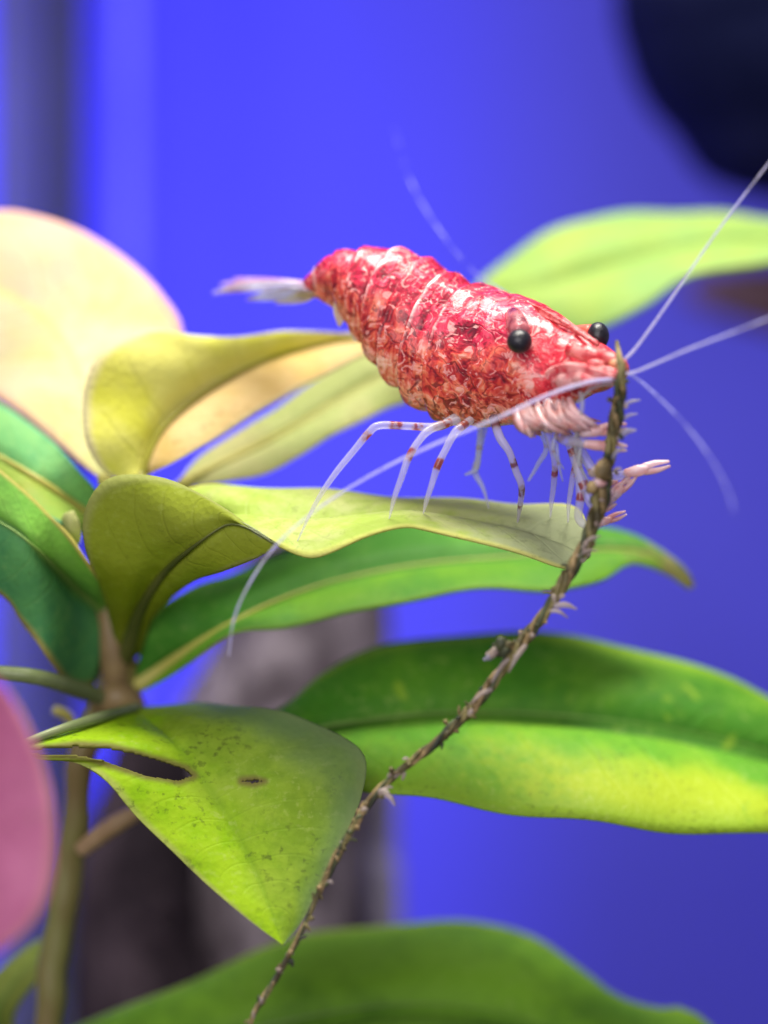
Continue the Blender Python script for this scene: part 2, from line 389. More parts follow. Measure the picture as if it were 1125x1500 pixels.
M['feeler'] = plain_mat('feeler_skin', (0.62, 0.60, 0.86), (0.78, 0.74, 0.94), 700, 0.3, 0.1, coat=0.1, transl=0.35, clear=0.6)
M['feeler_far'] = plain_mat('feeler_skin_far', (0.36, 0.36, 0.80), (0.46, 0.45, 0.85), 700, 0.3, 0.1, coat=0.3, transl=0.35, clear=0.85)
BAND = (0.34, 0.07, 0.05)
M['leg_a'] = leg_mat('leg_long', (0.70, 0.66, 0.78), BAND, [(0.08, 0.05), (0.19, 0.03), (0.29, 0.035), (0.44, 0.03)], 0.64)
M['leg_b'] = leg_mat('leg_short', (0.70, 0.66, 0.78), BAND, [(0.10, 0.05), (0.47, 0.06)], 0.64)
M['leg_c'] = leg_mat('leg_far', (0.60, 0.62, 0.66), (0.40, 0.30, 0.34), [(0.5, 0.04)], 0.60)
M['leg_d'] = leg_mat('leg_banded', (0.68, 0.62, 0.72), (0.22, 0.08, 0.10), [(0.05, 0.07), (0.38, 0.04), (0.62, 0.06), (0.80, 0.04)], 0.5)
M['alga'] = plain_mat('alga_filament', (0.050, 0.040, 0.014), (0.24, 0.20, 0.07), 900, 0.55, 0.6, 0.0004, transl=0.15)
M['alga2'] = plain_mat('alga_filament_tan', (0.10, 0.07, 0.025), (0.36, 0.25, 0.11), 900, 0.55, 0.6, 0.0004, transl=0.15)
M['alga_dark'] = plain_mat('alga_filament_dark', (0.020, 0.026, 0.014), (0.08, 0.09, 0.035), 900, 0.55, 0.6, 0.0004, transl=0.1)
M['fluff'] = plain_mat('alga_fluff', (0.42, 0.32, 0.26), (0.66, 0.56, 0.52), 900, 0.5, 0.5, transl=0.4, clear=0.35)
M['hair'] = plain_mat('alga_hair', (0.45, 0.42, 0.55), (0.60, 0.55, 0.70), 900, 0.5, 0.3, transl=0.4, clear=0.45)

# ------------------------------------------------------------------ the setting
def box_data(x0, x1, y0, y1, z0, z1):
    V = [Vector((x, y, z)) for x in (x0, x1) for y in (y0, y1) for z in (z0, z1)]
    F = [(0, 1, 3, 2), (4, 6, 7, 5), (0, 4, 5, 1), (2, 3, 7, 6), (0, 2, 6, 4), (1, 5, 7, 3)]
    return V, F
V, F = box_data(-16, 16, 16, 16.5, -0.5, 24)
o = build('aquarium_back_wall', V, F, M['back'], smooth=False); o['kind'] = 'structure'; o['label'] = 'plain blue back pane of the aquarium'
NX = 60
V = []; F = []
for i in range(NX + 1):
    for j in range(NX + 1):
        x = -16 + 32 * i / NX; y = -8 + 24 * j / NX
        V.append(Vector((x, y, 0.16 * noise.noise(Vector((x * .5, y * .5, 0))) + 0.06 * noise.noise(Vector((x * 3, y * 3, 2))))))
for i in range(NX):
    for j in range(NX):
        a = i * (NX + 1) + j; F.append((a, a + NX + 1, a + NX + 2, a + 1))
o = build('aquarium_floor', V, F, M['floor']); o['kind'] = 'structure'; o['label'] = 'dark soil floor of the aquarium'

# blurred furniture of the tank
def vpipe(name, px, d, rpx, mat, label, cat, collar):
    top = at(px, 0, d); s = (DIST + d) / DIST / PXCM; r = rpx * s
    e = empty(name, (top.x, d, 0), label, cat)
    tube('tube', [Vector((top.x, d, -0.1)), Vector((top.x, d, 10)), Vector((top.x, d, 20))], r, mat, e, 24, 30)
    for z in collar:
        tube('collar', [Vector((top.x, d, z)), Vector((top.x, d, z + .25)), Vector((top.x, d, z + .5))], [r * 1.22] * 3, mat, e, 24, 8)
    return e
vpipe('filter_pipe', 98, 11.0, 30, M['pipe_dark'], 'dark upright filter pipe standing before the blue back pane', 'pipe', (1.0, 16.0))
vpipe('outlet_pipe', 22, 12.6, 42, M['pipe_grey'], 'slate grey upright pipe standing beside the dark filter pipe', 'pipe', (1.2, 16.5))
vpipe('air_hose', 186, 11.5, 13, M['hose'], 'thin clear upright air hose between the dark pipe and the shrimp', 'hose', (0.8,))

# driftwood behind the stem
e = empty('driftwood_stump', (at(330, 1500, 5.5).x, 5.5, 0), 'rough grey-purple driftwood stump standing behind the green stem plant', 'driftwood')
pa = A((330, 2150, 5.6), (330, 1900, 5.6), (330, 1650, 5.5), (335, 1400, 5.5), (350, 1250, 5.5), (400, 1100, 5.5), (440, 960, 5.6), (450, 860, 5.6), (450, 800, 5.6))
rr = [245, 240, 232, 225, 205, 165, 128, 115, 85]
tube('trunk', pa, [r / PXCM * 1.275 for r in rr], M['wood'], e, 40, 90, wob=0.16, seed=3)
tube('side_limb', A((180, 2100, 3.9), (190, 1750, 3.9), (195, 1500, 3.9), (205, 1330, 3.9), (215, 1200, 3.9), (222, 1110, 3.9), (225, 1060, 3.9)), [.5, .48, .46, .44, .38, .30, .2], M['wood_dark'], e, 24, 40, wob=0.25, seed=9)
tube('root', A((585, 2150, 6.4), (575, 1700, 6.4), (562, 1400, 6.4), (556, 1200, 6.4), (552, 1000, 6.4), (540, 870, 6.3)), [.2, .18, .15, .13, .12, .08], M['wood_pale'], e, 16, 50, wob=0.3, seed=6)
tube('knot', A((450, 1150, 4.9), (430, 1100, 4.5), (420, 1080, 4.3)), [.4, .35, .2], M['wood'], e, 20, 16, wob=0.3, seed=5)

# hanging black wood at the upper corner, its limb going down outside the view
e = empty('dark_driftwood', (at(1700, 1500, 10).x, 10, 0), 'black rounded driftwood lump hanging into the blue water above the lime leaf', 'driftwood')
ys = [-420, -200, 0, 50, 100, 150, 190, 230, 255, 272, 285, 294]
rr = [338, 338, 334, 324, 310, 284, 248, 222, 194, 150, 100, 45]
pa = A(*[(1232, y + 8, 7.0) for y in ys])
tube('lump', pa, [r / PXCM * 1.35 for r in rr], M['black'], e, 40, 80, wob=0.12, seed=1)
tube('limb', A((1350, -250, 7.5), (1600, -100, 10), (1720, 300, 10), (1740, 900, 10), (1700, 1830, 10)), [1.6, 1.3, 1.0, 1.0, 1.2], M['brown'], e, 24, 60, wob=0.2, seed=2)
tube('side_branch', A((1740, 520, 10), (1450, 470, 9.6), (1250, 445, 9.3), (1100, 432, 9.0), (1010, 425, 9.0)), [.5, .42, .36, .27, .10], M['brown'], e, 20, 40, wob=0.25, seed=4)

# ------------------------------------------------------------------ leaves
def leaf(name, L, Mid, R, mats, parent, nt=44, nu=24, cup=0.0, rip=0.0, nrip=5, th=0.014, rib=None, ribr=0.028, ribside=1, ribpow=1.8, holes=None, label=None, front=True, seed=0):
    """leaf blade spanned between two margins and a midrib (lists of photograph place + depth)"""
    EL = [at(*q) for q in spline(L, nt)]; EM = [at(*q) for q in spline(Mid, nt)]; ER = [at(*q) for q in spline(R, nt)]
    V = []; U = []; F = []; W = []
    for i in range(nt):
        t = i / (nt - 1)
        a, b, c = EL[i], EM[i], ER[i]
        tg = (EM[min(i + 1, nt - 1)] - EM[max(i - 1, 0)]).normalized()
        nn = tg.cross(c - a)
        nn = nn.normalized() if nn.length > 1e-6 else Vector((0, -1, 0))
        if nn.y > 0: nn = -nn
        for j in range(nu + 1):
            u = j / nu
            p = a.lerp(b, u * 2) if u < .5 else b.lerp(c, u * 2 - 1)
            s = abs(u * 2 - 1); wd = (b - a).length if u < .5 else (c - b).length
            off = cup * wd * 4 * s * (1 - s)
            off += rip * s * s * (1.0 - s * 0.55) * wd * math.sin(2 * math.pi * (nrip * t + (0.3 if u < .5 else 0.0)) + seed)
            off += 0.05 * wd * s * (1 - s) * 4 * noise.noise(p * 1.6 + Vector((seed, 3, 1)))
            off += -0.10 * wd * max(0.0, 1 - s * 5) if ribside else 0
            V.append(p + nn * off); U.append((u, t))
    for i in range(nt - 1):
        for j in range(nu):
            q = i * (nu + 1) + j
            F.append((q, q + 1, q + nu + 2, q + nu + 1))
    if holes:
        K = []
        for f in F:
            cx = sum(U[k][0] for k in f) / 4; cy = sum(U[k][1] for k in f) / 4
            pc = sum((V[k] for k in f), Vector()) / 4
            s = (DIST + pc.y) / DIST / PXCM
            x, y = pc.x / s + 562.5, 750 - (pc.z - Z0) / s
            inside = False
            for H in holes:
                c = False; n = len(H)
                for k in range(n):
                    (x1, y1), (x2, y2) = H[k], H[(k + 1) % n]
                    if (y1 > y) != (y2 > y) and x < (x2 - x1) * (y - y1) / (y2 - y1) + x1: c = not c
                inside = inside or c
            if not inside: K.append(f)
        F = K
    info = None
    if holes:          # browned rim round the tears
        info = []
        for p in V:
            s = (DIST + p.y) / DIST / PXCM
            q = Vector((p.x / s + 562.5, 750 - (p.z - Z0) / s)); best = 99
            for H in holes:
                for k in range(len(H)):
                    a = Vector(H[k]); b = Vector(H[(k + 1) % len(H)]); ab = b - a
                    h = max(0, min(1, (q - a).dot(ab) / max(1e-6, ab.dot(ab))))
                    best = min(best, (q - a - ab * h).length)
            info.append((max(0, 1 - best / 17), 0, 0))
    # front face towards the viewer
    tot = 0
    for f in F:
        tot += (V[f[1]] - V[f[0]]).cross(V[f[3]] - V[f[0]]).y
    if (tot > 0) == front: F = [tuple(reversed(f)) for f in F]
    o = build(name, V, F, mats, parent, U, info=info)
    if label: o['label'] = label
    md = o.modifiers.new('thickness', 'SOLIDIFY'); md.thickness = th * CM; md.offset = -1; md.material_offset = len(mats) - 1 if len(mats) > 1 else 0
    md.material_offset_rim = 0
    if rib:
        pts = [EM[int(k * (nt - 1) / 14)] for k in range(15)]
        rad = [ribr * max(.12, (1 - k / 14) ** ribpow) for k in range(15)]
        tube('midrib', [p + Vector((0, -0.004 if ribside > 0 else 0.03, 0)) for p in pts], rad, rib, o, 8, 50)
    return o

# pigments; leaves G and H also have light and shade painted in
M['A'] = leaf_mat('leaf_cream', (0.80, 0.66, 0.46), (0.70, 0.74, 0.28), (0.85, 0.44, 0.38), (0.80, 0.80, 0.22), 0.35, 6, 0.6, edgew=(0.80, 0.98), seed=.1)
M['B'] = leaf_mat('leaf_yellow', (0.62, 0.62, 0.07), (0.70, 0.68, 0.18), (0.70, 0.62, 0.40), (0.36, 0.36, 0.02), 0.35, 7, 0.6, half=((0.62, 0.42, 0.15), (0.70, 0.50, 0.24)), rib=(0.30, 0.28, 0.01), seed=.2)
M['C'] = leaf_mat('leaf_pale_green', (0.40, 0.45, 0.16), (0.52, 0.50, 0.22), (0.55, 0.50, 0.25), (0.62, 0.52, 0.24), 0.35, 9, 0.8, seed=.3)
M['D'] = leaf_mat('leaf_blue_green', (0.12, 0.36, 0.13), (0.20, 0.46, 0.15), (0.10, 0.34, 0.22), (0.40, 0.42, 0.08), 0.25, 9, 0.8, half=((0.30, 0.34, 0.05), (0.24, 0.36, 0.06)), seed=.4)
M['E'] = leaf_mat('leaf_mid_green', (0.15, 0.38, 0.06), (0.22, 0.50, 0.07), (0.50, 0.36, 0.10), (0.20, 0.40, 0.10), 0.25, 10, 0.8, half=((0.06, 0.24, 0.09), (0.11, 0.34, 0.10)), seed=.5)
M['F1'] = leaf_mat('leaf_underside_olive', (0.19, 0.23, 0.012), (0.28, 0.33, 0.03), (0.30, 0.32, 0.10), (0.16, 0.17, 0.01), 0.35, 10, 0.8, rib=(0.07, 0.08, 0.01), seed=.6)
M['F2'] = leaf_mat('leaf_top_lime', (0.38, 0.50, 0.09), (0.54, 0.58, 0.22), (0.66, 0.64, 0.16), (0.34, 0.40, 0.12), 0.30, 12, 1.2, seed=.7, tip=(0.42, 0.47, 0.25))
M['G'] = leaf_mat('leaf_deep_green', (0.06, 0.22, 0.025), (0.11, 0.33, 0.04), (0.20, 0.34, 0.06), (0.15, 0.30, 0.05), 0.30, 13, 0.8, half=((0.16, 0.36, 0.025), (0.09, 0.28, 0.03)), rib=(0.16, 0.34, 0.04), tip=(0.26, 0.24, 0.10), tipr=(0.86, 0.98), seed=.8)  # darker upper half is shadow put into the colour
M['H'] = leaf_mat('leaf_large_green', (0.055, 0.20, 0.016), (0.11, 0.29, 0.02), (0.24, 0.40, 0.03), (0.10, 0.24, 0.04), 0.25, 14, 1.0, half=((0.13, 0.36, 0.03), (0.22, 0.45, 0.03)), spots=(0.26, 0.42, 0.03), tip=(0.40, 0.52, 0.03), tipr=(0.40, 0.58), tiph=True, seed=.9, edgew=(0.75, 0.99), dust=0.4)  # yellow-green lower half and tip imitate lamplight, darker upper half imitates shade
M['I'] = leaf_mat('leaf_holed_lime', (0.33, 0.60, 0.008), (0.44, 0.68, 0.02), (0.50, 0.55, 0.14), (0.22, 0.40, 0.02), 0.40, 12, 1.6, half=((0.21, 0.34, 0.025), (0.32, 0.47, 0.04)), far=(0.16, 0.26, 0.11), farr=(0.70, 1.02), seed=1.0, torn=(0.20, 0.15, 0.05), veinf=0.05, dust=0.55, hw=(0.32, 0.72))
M['J'] = leaf_mat('leaf_bottom_green', (0.09, 0.22, 0.018), (0.17, 0.36, 0.025), (0.30, 0.42, 0.05), (0.10, 0.24, 0.03), 0.25, 10, 0.8, seed=1.1)
M['K'] = leaf_mat('leaf_pink', (0.48, 0.13, 0.26), (0.62, 0.20, 0.36), (0.75, 0.34, 0.36), (0.34, 0.07, 0.20), 0.30, 8, 0.8, seed=1.2)
M['Lf'] = leaf_mat('leaf_small_olive', (0.20, 0.27, 0.04), (0.28, 0.34, 0.07), (0.34, 0.36, 0.08), (0.22, 0.30, 0.08), 0.30, 8, 0.8, seed=1.3)
M['M'] = leaf_mat('leaf_far_lime', (0.29, 0.48, 0.13), (0.36, 0.50, 0.11), (0.36, 0.56, 0.22), (0.34, 0.50, 0.14), 0.35, 9, 0.2, seed=1.4)
M['under'] = leaf_mat('leaf_underside', (0.24, 0.34, 0.06), (0.32, 0.40, 0.10), (0.34, 0.36, 0.12), (0.16, 0.22, 0.04), 0.35, 10, 0.8, seed=1.5)
M['under_pale'] = leaf_mat('leaf_underside_pale', (0.60, 0.52, 0.26), (0.66, 0.58, 0.30), (0.6, 0.4, 0.3), (0.5, 0.45, 0.2), 0.4, 8, 0.8, seed=1.6)

# --- main plant
bx = at(170, 1020, 0.5)
plant = empty('stem_plant', (bx.x, bx.y, 0), 'green stem plant with cream top leaf, the shrimp standing on one of its leaves', 'plant')
tube('stem', A((168, 740, 1.1), (166, 800, 1.1), (163, 860, 1.1), (168, 930, 1.1), (172, 1000, 1.1), (150, 1050, 1.1), (118, 1110, 1.1), (112, 1200, 1.15), (98, 1290, 1.2), (80, 1400, 1.2), (70, 1560, 1.2), (80, 1800, 1.2), (90, 2190, 1.2)),
     [.05, .08, .09, .10, .13, .11, .085, .085, .095, .09, .09, .1, .1], M['stem'], plant, 16, 120, wob=.25)
tube('node', A((152, 800, 1.02), (158, 870, 1.0), (166, 950, 1.0), (172, 1030, 1.05)), [.05, .085, .10, .07], M['stem_red'], plant, 14, 40)
tube('node', A((135, 1030, 1.0), (172, 1022, .97), (205, 1035, 1.0)), [.05, .11, .06], M['stem_red'], plant, 14, 24)
tube('leaf_scar', A((200, 1190, 1.0), (165, 1210, 1.0), (118, 1245, 1.1)), [.05, .06, .05], M['rib_tan'], plant, 12, 24)
tube('petiole', A((-40, 980, .2), (0, 985, .25), (60, 993, .3), (130, 1015, .8), (165, 1030, 1.1)), [.04, .045, .05, .055, .05], M['petiole'], plant, 10, 40)
tube('petiole', A((35, 1088, -.2), (90, 1068, -.1), (150, 1050, .2), (200, 1036, .8)), [.022, .028, .035, .03], M['petiole'], plant, 10, 40)
tube('petiole', A((80, 1040, 1.0), (100, 1050, 1.05), (112, 1075, 1.1)), [.03, .035, .03], M['rib_pale'], plant, 10, 20)

leaf('leaf', [(152, 705, .7), (110, 672, .95), (50, 622, 1.2), (0, 588, 1.4), (-70, 545, 1.6), (-130, 455, 1.7), (-160, 390, 1.8)],
     [(155, 702, .7), (132, 600, 1.15), (95, 505, 1.45), (35, 445, 1.6), (-60, 405, 1.75), (-160, 385, 1.85)],
     [(158, 700, .7), (235, 605, 1.2), (268, 492, 1.5), (238, 432, 1.6), (188, 381, 1.7), (125, 341, 1.75), (58, 316, 1.8), (0, 308, 1.85), (-80, 325, 1.9), (-160, 380, 1.9)],
     [M['A'], M['under_pale']], plant, cup=.03, rip=.03, ribside=0, label='broad cream leaf with pink margin', rib=None, seed=1)
leaf('leaf', [(205, 695, .55), (160, 697, .50), (128, 655, .45), (121, 600, .5), (130, 545, .55), (155, 508, .6), (195, 486, .7), (228, 481, .75), (275, 491, .85), (345, 492, .95), (425, 485, 1.05), (530, 489, 1.15), (610, 500, 1.2)],
     [(207, 697, .6), (235, 632, .7), (290, 582, .85), (370, 536, 1.0), (440, 511, 1.1), (530, 496, 1.18), (612, 502, 1.22)],
     [(215, 697, .65), (245, 682, .55), (300, 652, .6), (400, 590, .75), (470, 552, .9), (545, 516, 1.05), (615, 504, 1.22)],
     [M['B'], M['under_pale']], plant, cup=.10, rip=.05, label='folded yellow leaf with a peach lower half', rib=M['rib_olive'], ribr=.03, seed=2)
leaf('leaf', [(262, 702, 1.0), (300, 662, 1.3), (400, 600, 1.5), (500, 530, 1.7), (560, 508, 1.8), (650, 530, 1.9)],
     [(268, 706, 1.0), (330, 675, 1.2), (420, 630, 1.35), (520, 570, 1.5), (590, 540, 1.6), (655, 540, 1.9)],
     [(275, 714, 1.0), (330, 706, 1.1), (400, 690, 1.15), (480, 642, 1.25), (560, 603, 1.4), (610, 585, 1.6), (655, 550, 1.9)],
     [M['C'], M['under']], plant, cup=.08, rip=.03, label='pale grey-green leaf under the yellow folded leaf', rib=M['rib_pale'], ribr=.03, seed=3)
tube('petiole', A((275, 706, 1.0), (225, 745, 1.0), (180, 790, 1.1)), [.05, .05, .05], M['rib_pale'], plant, 10, 20)
tube('petiole', A((155, 702, .7), (165, 740, .95), (168, 790, 1.1)), [.05, .06, .06], M['rib_pale'], plant, 10, 20)
tube('petiole', A((207, 697, .58), (190, 740, .85), (172, 800, 1.1)), [.045, .06, .07], M['rib_olive'], plant, 10, 20)
leaf('leaf', [(160, 738, .95), (112, 684, .6), (60, 631, .8), (0, 590, 1.0), (-80, 545, 1.3), (-200, 560, 1.6)],
     [(155, 765, .95), (122, 748, .8), (60, 704, .55), (0, 668, .7), (-80, 620, 1.0), (-200, 570, 1.6)],
     [(150, 790, .9), (90, 768, .3), (40, 742, .35), (0, 722, .5), (-80, 700, .8), (-200, 580, 1.6)],
     [M['D'], M['under']], plant, cup=.06, rip=.04, label='blue-green leaf with a yellow midrib', rib=M['rib_pale'], ribr=.035, seed=4)
leaf('leaf', [(165, 880, 1.0), (135, 835, .25), (80, 762, .2), (0, 688, .2), (-90, 640, .3), (-220, 720, .6)],
     [(160, 905, 1.0), (112, 862, .7), (55, 805, .15), (0, 765, .15), (-100, 720, .3), (-220, 740, .6)],
     [(140, 1005, 1.0), (104, 1006, .8), (70, 962, .4), (30, 912, .4), (0, 872, .4), (-100, 800, .5), (-220, 760, .6)],
     [M['E'], M['under']], plant, cup=.05, rip=.03, label='drooping green leaf with dark lower half', rib=M['rib_green'], ribr=.02, seed=5)
leaf('leaf', [(170, 950, 1.0), (148, 865, .55), (124, 800, .05), (124, 750, -.05), (148, 708, -.1), (195, 694, -.1), (250, 703, -.15), (320, 738, -.3), (370, 774, -.4), (404, 798, -.45)],
     [(182, 965, 1.0), (205, 895, .6), (240, 840, .2), (285, 800, -.25), (335, 768, -.35), (370, 778, -.42), (405, 799, -.45)],
     [(205, 960, 1.0), (222, 910, .7), (248, 880, .5), (282, 853, .2), (330, 836, -.15), (380, 816, -.35), (405, 800, -.45)],
     [M['F1'], M['F2']], plant, cup=.10, rip=.03, label='olive leaf seen from underneath with a dark midrib', rib=M['rib_dark'], ribr=.055, seed=6)
leaf('leaf', [(200, 845, 1.0), (240, 745, .5), (300, 711, .5), (450, 716, .5), (600, 727, .45), (740, 735, .35), (840, 742, .15), (868, 790, -.25)],
     [(195, 850, 1.0), (280, 775, .5), (340, 752, .1), (450, 752, .0), (600, 745, .0), (740, 765, -.1), (820, 790, -.2), (862, 815, -.3)],
     [(192, 858, 1.0), (300, 800, .0), (350, 772, -.15), (400, 796, -.3), (450, 813, -.42), (490, 805, -.45), (540, 786, -.42), (590, 770, -.4), (625, 773, -.4), (700, 795, -.42), (770, 811, -.42), (828, 831, -.4), (858, 822, -.32)],
     [M['F2'], M['under']], plant, cup=.06, rip=.05, nrip=4, label='pale lime wavy leaf that the shrimp stands on', rib=None, seed=7, nt=64)
leaf('leaf', [(200, 975, 1.1), (222, 905, .8), (285, 860, .95), (345, 838, 1.1), (450, 790, 1.4), (600, 750, 1.6), (750, 752, 1.6), (870, 768, 1.4), (935, 785, 1.3), (1000, 828, 1.2), (1018, 856, 1.2)],
     [(192, 1012, 1.1), (260, 963, .95), (340, 912, .75), (450, 862, .9), (600, 828, 1.05), (750, 815, 1.1), (870, 806, 1.15), (940, 808, 1.2), (990, 838, 1.2), (1015, 860, 1.2)],
     [(192, 1022, 1.1), (250, 990, .9), (335, 930, .5), (420, 918, .6), (520, 896, .65), (620, 876, .7), (720, 861, .75), (810, 866, .8), (880, 852, .95), (925, 826, 1.1), (975, 842, 1.2), (1008, 864, 1.2)],
     [M['G'], M['under']], plant, cup=.07, rip=.04, label='deep green leaf with a brown tip, below the wavy leaf', rib=M['rib_pale'], ribr=.055, ribpow=5, seed=8, nt=60)
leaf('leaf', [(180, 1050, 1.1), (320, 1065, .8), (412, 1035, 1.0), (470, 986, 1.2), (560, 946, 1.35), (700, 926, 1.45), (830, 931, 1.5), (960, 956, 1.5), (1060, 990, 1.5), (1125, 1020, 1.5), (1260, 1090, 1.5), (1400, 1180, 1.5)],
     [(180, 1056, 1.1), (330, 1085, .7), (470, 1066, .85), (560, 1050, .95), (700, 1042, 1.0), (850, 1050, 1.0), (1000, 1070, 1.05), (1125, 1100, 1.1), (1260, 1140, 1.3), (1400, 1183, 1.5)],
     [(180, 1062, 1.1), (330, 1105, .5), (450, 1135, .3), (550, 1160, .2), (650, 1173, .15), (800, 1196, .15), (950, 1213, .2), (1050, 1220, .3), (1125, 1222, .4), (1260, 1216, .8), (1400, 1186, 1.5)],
     [M['H'], M['under']], plant, cup=.08, rip=.05, label='large green leaf with a painted lamplit half, reaching away from the stem', rib=M['rib_green'], ribr=.025, seed=9, nt=60)
tear = [(40, 1098), (110, 1092), (160, 1096), (200, 1104), (238, 1115), (272, 1126), (284, 1136), (262, 1144), (215, 1137), (170, 1121), (125, 1108), (95, 1106), (40, 1105)]
tear2 = [(354, 1144), (372, 1141), (388, 1144), (372, 1147)]
leaf('leaf', [(190, 1038, .9), (130, 1055, .3), (45, 1086, -.15), (52, 1112, -.2), (110, 1116, -.2), (152, 1142, -.25), (200, 1196, -.35), (262, 1257, -.45), (332, 1321, -.55), (382, 1361, -.6), (413, 1383, -.62)],
     [(192, 1036, .9), (225, 1062, .4), (258, 1090, -.05), (290, 1135, -.15), (330, 1195, -.28), (370, 1270, -.42), (395, 1330, -.55), (414, 1384, -.62)],
     [(196, 1034, .95), (300, 1030, .6), (380, 1036, .3), (440, 1051, .2), (500, 1077, .05), (535, 1112, -.05), (530, 1165, -.18), (508, 1220, -.3), (480, 1272, -.42), (445, 1345, -.55), (416, 1384, -.62)],
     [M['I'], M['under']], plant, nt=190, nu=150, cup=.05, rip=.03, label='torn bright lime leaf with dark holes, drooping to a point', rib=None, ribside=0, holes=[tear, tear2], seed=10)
leaf('leaf', [(110, 795, .4), (90, 775, .35), (92, 755, .3), (104, 748, .3)], [(112, 797, .4), (104, 780, .3), (102, 762, .28), (106, 748, .3)], [(116, 800, .4), (120, 785, .35), (116, 765, .3), (108, 748, .3)],
     [M['C'], M['under']], plant, nt=14, nu=8, label='tiny pale shoot leaf', seed=11)

from mathutils.bvhtree import BVHTree
stand = [o for o in plant.children if o.get('label', '').startswith('pale lime wavy')][0]
_so = wloc(stand)
_bvh = BVHTree.FromPolygons([(v.co + _so) / CM for v in stand.data.vertices], [tuple(p.vertices) for p in stand.data.polygons])
def foot(px, py):
    """where a foot set down at this place touches the leaf"""
    e = at(px, py, -3); dr = (at(px, py, 3) - e).normalized()
    h = _bvh.ray_cast(e, dr)
    return h[0] if h[0] is not None else None
# --- other plants whose stems stand outside the view
def side_plant(name, base, label, stem_pts, rad, stem_mat):
    e = empty(name, (base.x, base.y, 0), label, 'plant')
    tube('stem', stem_pts, rad, stem_mat, e, 12, 60)
    return e
sp = A((1330, 330, 3.2), (1400, 700, 3.1), (1420, 1300, 3.0)) + [Vector((at(1420, 1300, 3).x, 3.0, -.1))]
e = side_plant('stem_plant', sp[-1], 'plant with one lime green leaf arching behind the shrimp head', sp, [.05, .08, .09, .1], M['stem'])
leaf('leaf', [(1335, 330, 3.2), (1230, 330, 3.2), (1125, 319, 3.2), (1050, 311, 3.2), (960, 310, 3.2), (880, 316, 3.1), (820, 331, 3.0), (760, 366, 2.9), (715, 400, 2.8), (690, 430, 2.7)],
     [(1335, 335, 3.1), (1230, 350, 3.0), (1125, 348, 2.9), (1050, 350, 2.8), (960, 368, 2.7), (880, 392, 2.6), (820, 412, 2.5), (760, 428, 2.5), (715, 432, 2.6), (690, 434, 2.7)],
     [(1335, 340, 3.0), (1230, 372, 2.7), (1125, 385, 2.5), (1060, 394, 2.4), (995, 412, 2.3), (942, 450, 2.2), (890, 479, 2.2), (830, 490, 2.3), (760, 475, 2.4), (690, 438, 2.7)],
     [M['M'], M['under']], e, cup=.10, rip=.04, label='lime leaf with soft pale margin', rib=M['rib_green'], ribr=.015, seed=12)
sp = A((20, 1560, 1.8), (30, 1750, 1.9), (40, 1900, 1.9)) + [Vector((at(40, 1900, 1.9).x, 1.9, -.1))]
e = side_plant('stem_plant', sp[-1], 'plant with a broad dark green leaf below the torn lime leaf', sp, [.05, .08, .09, .09], M['stem'])
leaf('leaf', [(30, 1560, 1.8), (110, 1503, 1.7), (250, 1450, 1.7), (350, 1402, 1.8), (450, 1369, 1.9), (560, 1353, 2.0), (700, 1352, 2.1), (785, 1369, 2.1), (850, 1420, 2.0), (900, 1458, 1.9), (960, 1474, 1.8), (1015, 1480, 1.7), (1100, 1560, 1.6)],
     [(30, 1565, 1.8), (150, 1560, 1.4), (280, 1530, 1.3), (400, 1500, 1.3), (500, 1480, 1.3), (600, 1470, 1.3), (700, 1475, 1.3), (800, 1500, 1.3), (880, 1530, 1.3), (960, 1550, 1.4), (1100, 1565, 1.6)],
     [(30, 1570, 1.8), (150, 1640, 1.0), (300, 1660, .7), (450, 1660, .6), (600, 1650, .6), (750, 1640, .6), (880, 1620, .8), (1000, 1600, 1.1), (1100, 1570, 1.6)],
     [M['J'], M['under']], e, cup=.10, rip=.05, label='broad humped green leaf', rib=M['rib_green'], ribr=.02, seed=13)
leaf('leaf', [(20, 1560, 1.8), (-30, 1480, 1.7), (-10, 1430, 1.6), (35, 1388, 1.6), (70, 1372, 1.6), (92, 1374, 1.6)],
     [(22, 1562, 1.8), (-5, 1490, 1.5), (20, 1440, 1.4), (50, 1405, 1.4), (75, 1385, 1.5), (93, 1375, 1.6)],
     [(26, 1562, 1.8), (20, 1490, 1.5), (45, 1448, 1.4), (70, 1420, 1.4), (88, 1392, 1.5), (94, 1376, 1.6)],
     [M['Lf'], M['under']], e, cup=.05, label='small olive leaf', rib=M['rib_green'], ribr=.03, seed=14)
sp = A((-120, 1430, -2.6), (-150, 1600, -2.6), (-160, 1800, -2.6)) + [Vector((at(-160, 1800, -2.6).x, -2.6, -.1))]
e = side_plant('pink_plant', sp[-1], 'plant with a soft pink leaf beside the green stem', sp, [.04, .06, .08, .08], M['stem_red'])
leaf('leaf', [(-120, 1430, -2.6), (-180, 1300, -2.6), (-180, 1150, -2.6), (-120, 1040, -2.6), (-40, 975, -2.6)],
     [(-115, 1432, -2.6), (-80, 1320, -2.5), (-50, 1200, -2.5), (-40, 1080, -2.5), (-38, 975, -2.6)],
     [(-110, 1434, -2.6), (-30, 1410, -2.6), (30, 1372, -2.6), (68, 1320, -2.6), (82, 1240, -2.6), (72, 1150, -2.6), (42, 1065, -2.6), (5, 1005, -2.6), (-36, 975, -2.6)],
     [M['K'], M['K']], e, cup=.10, rip=.04, label='soft pink leaf with paler margin', rib=M['rib_pink'], ribr=.03, seed=15)

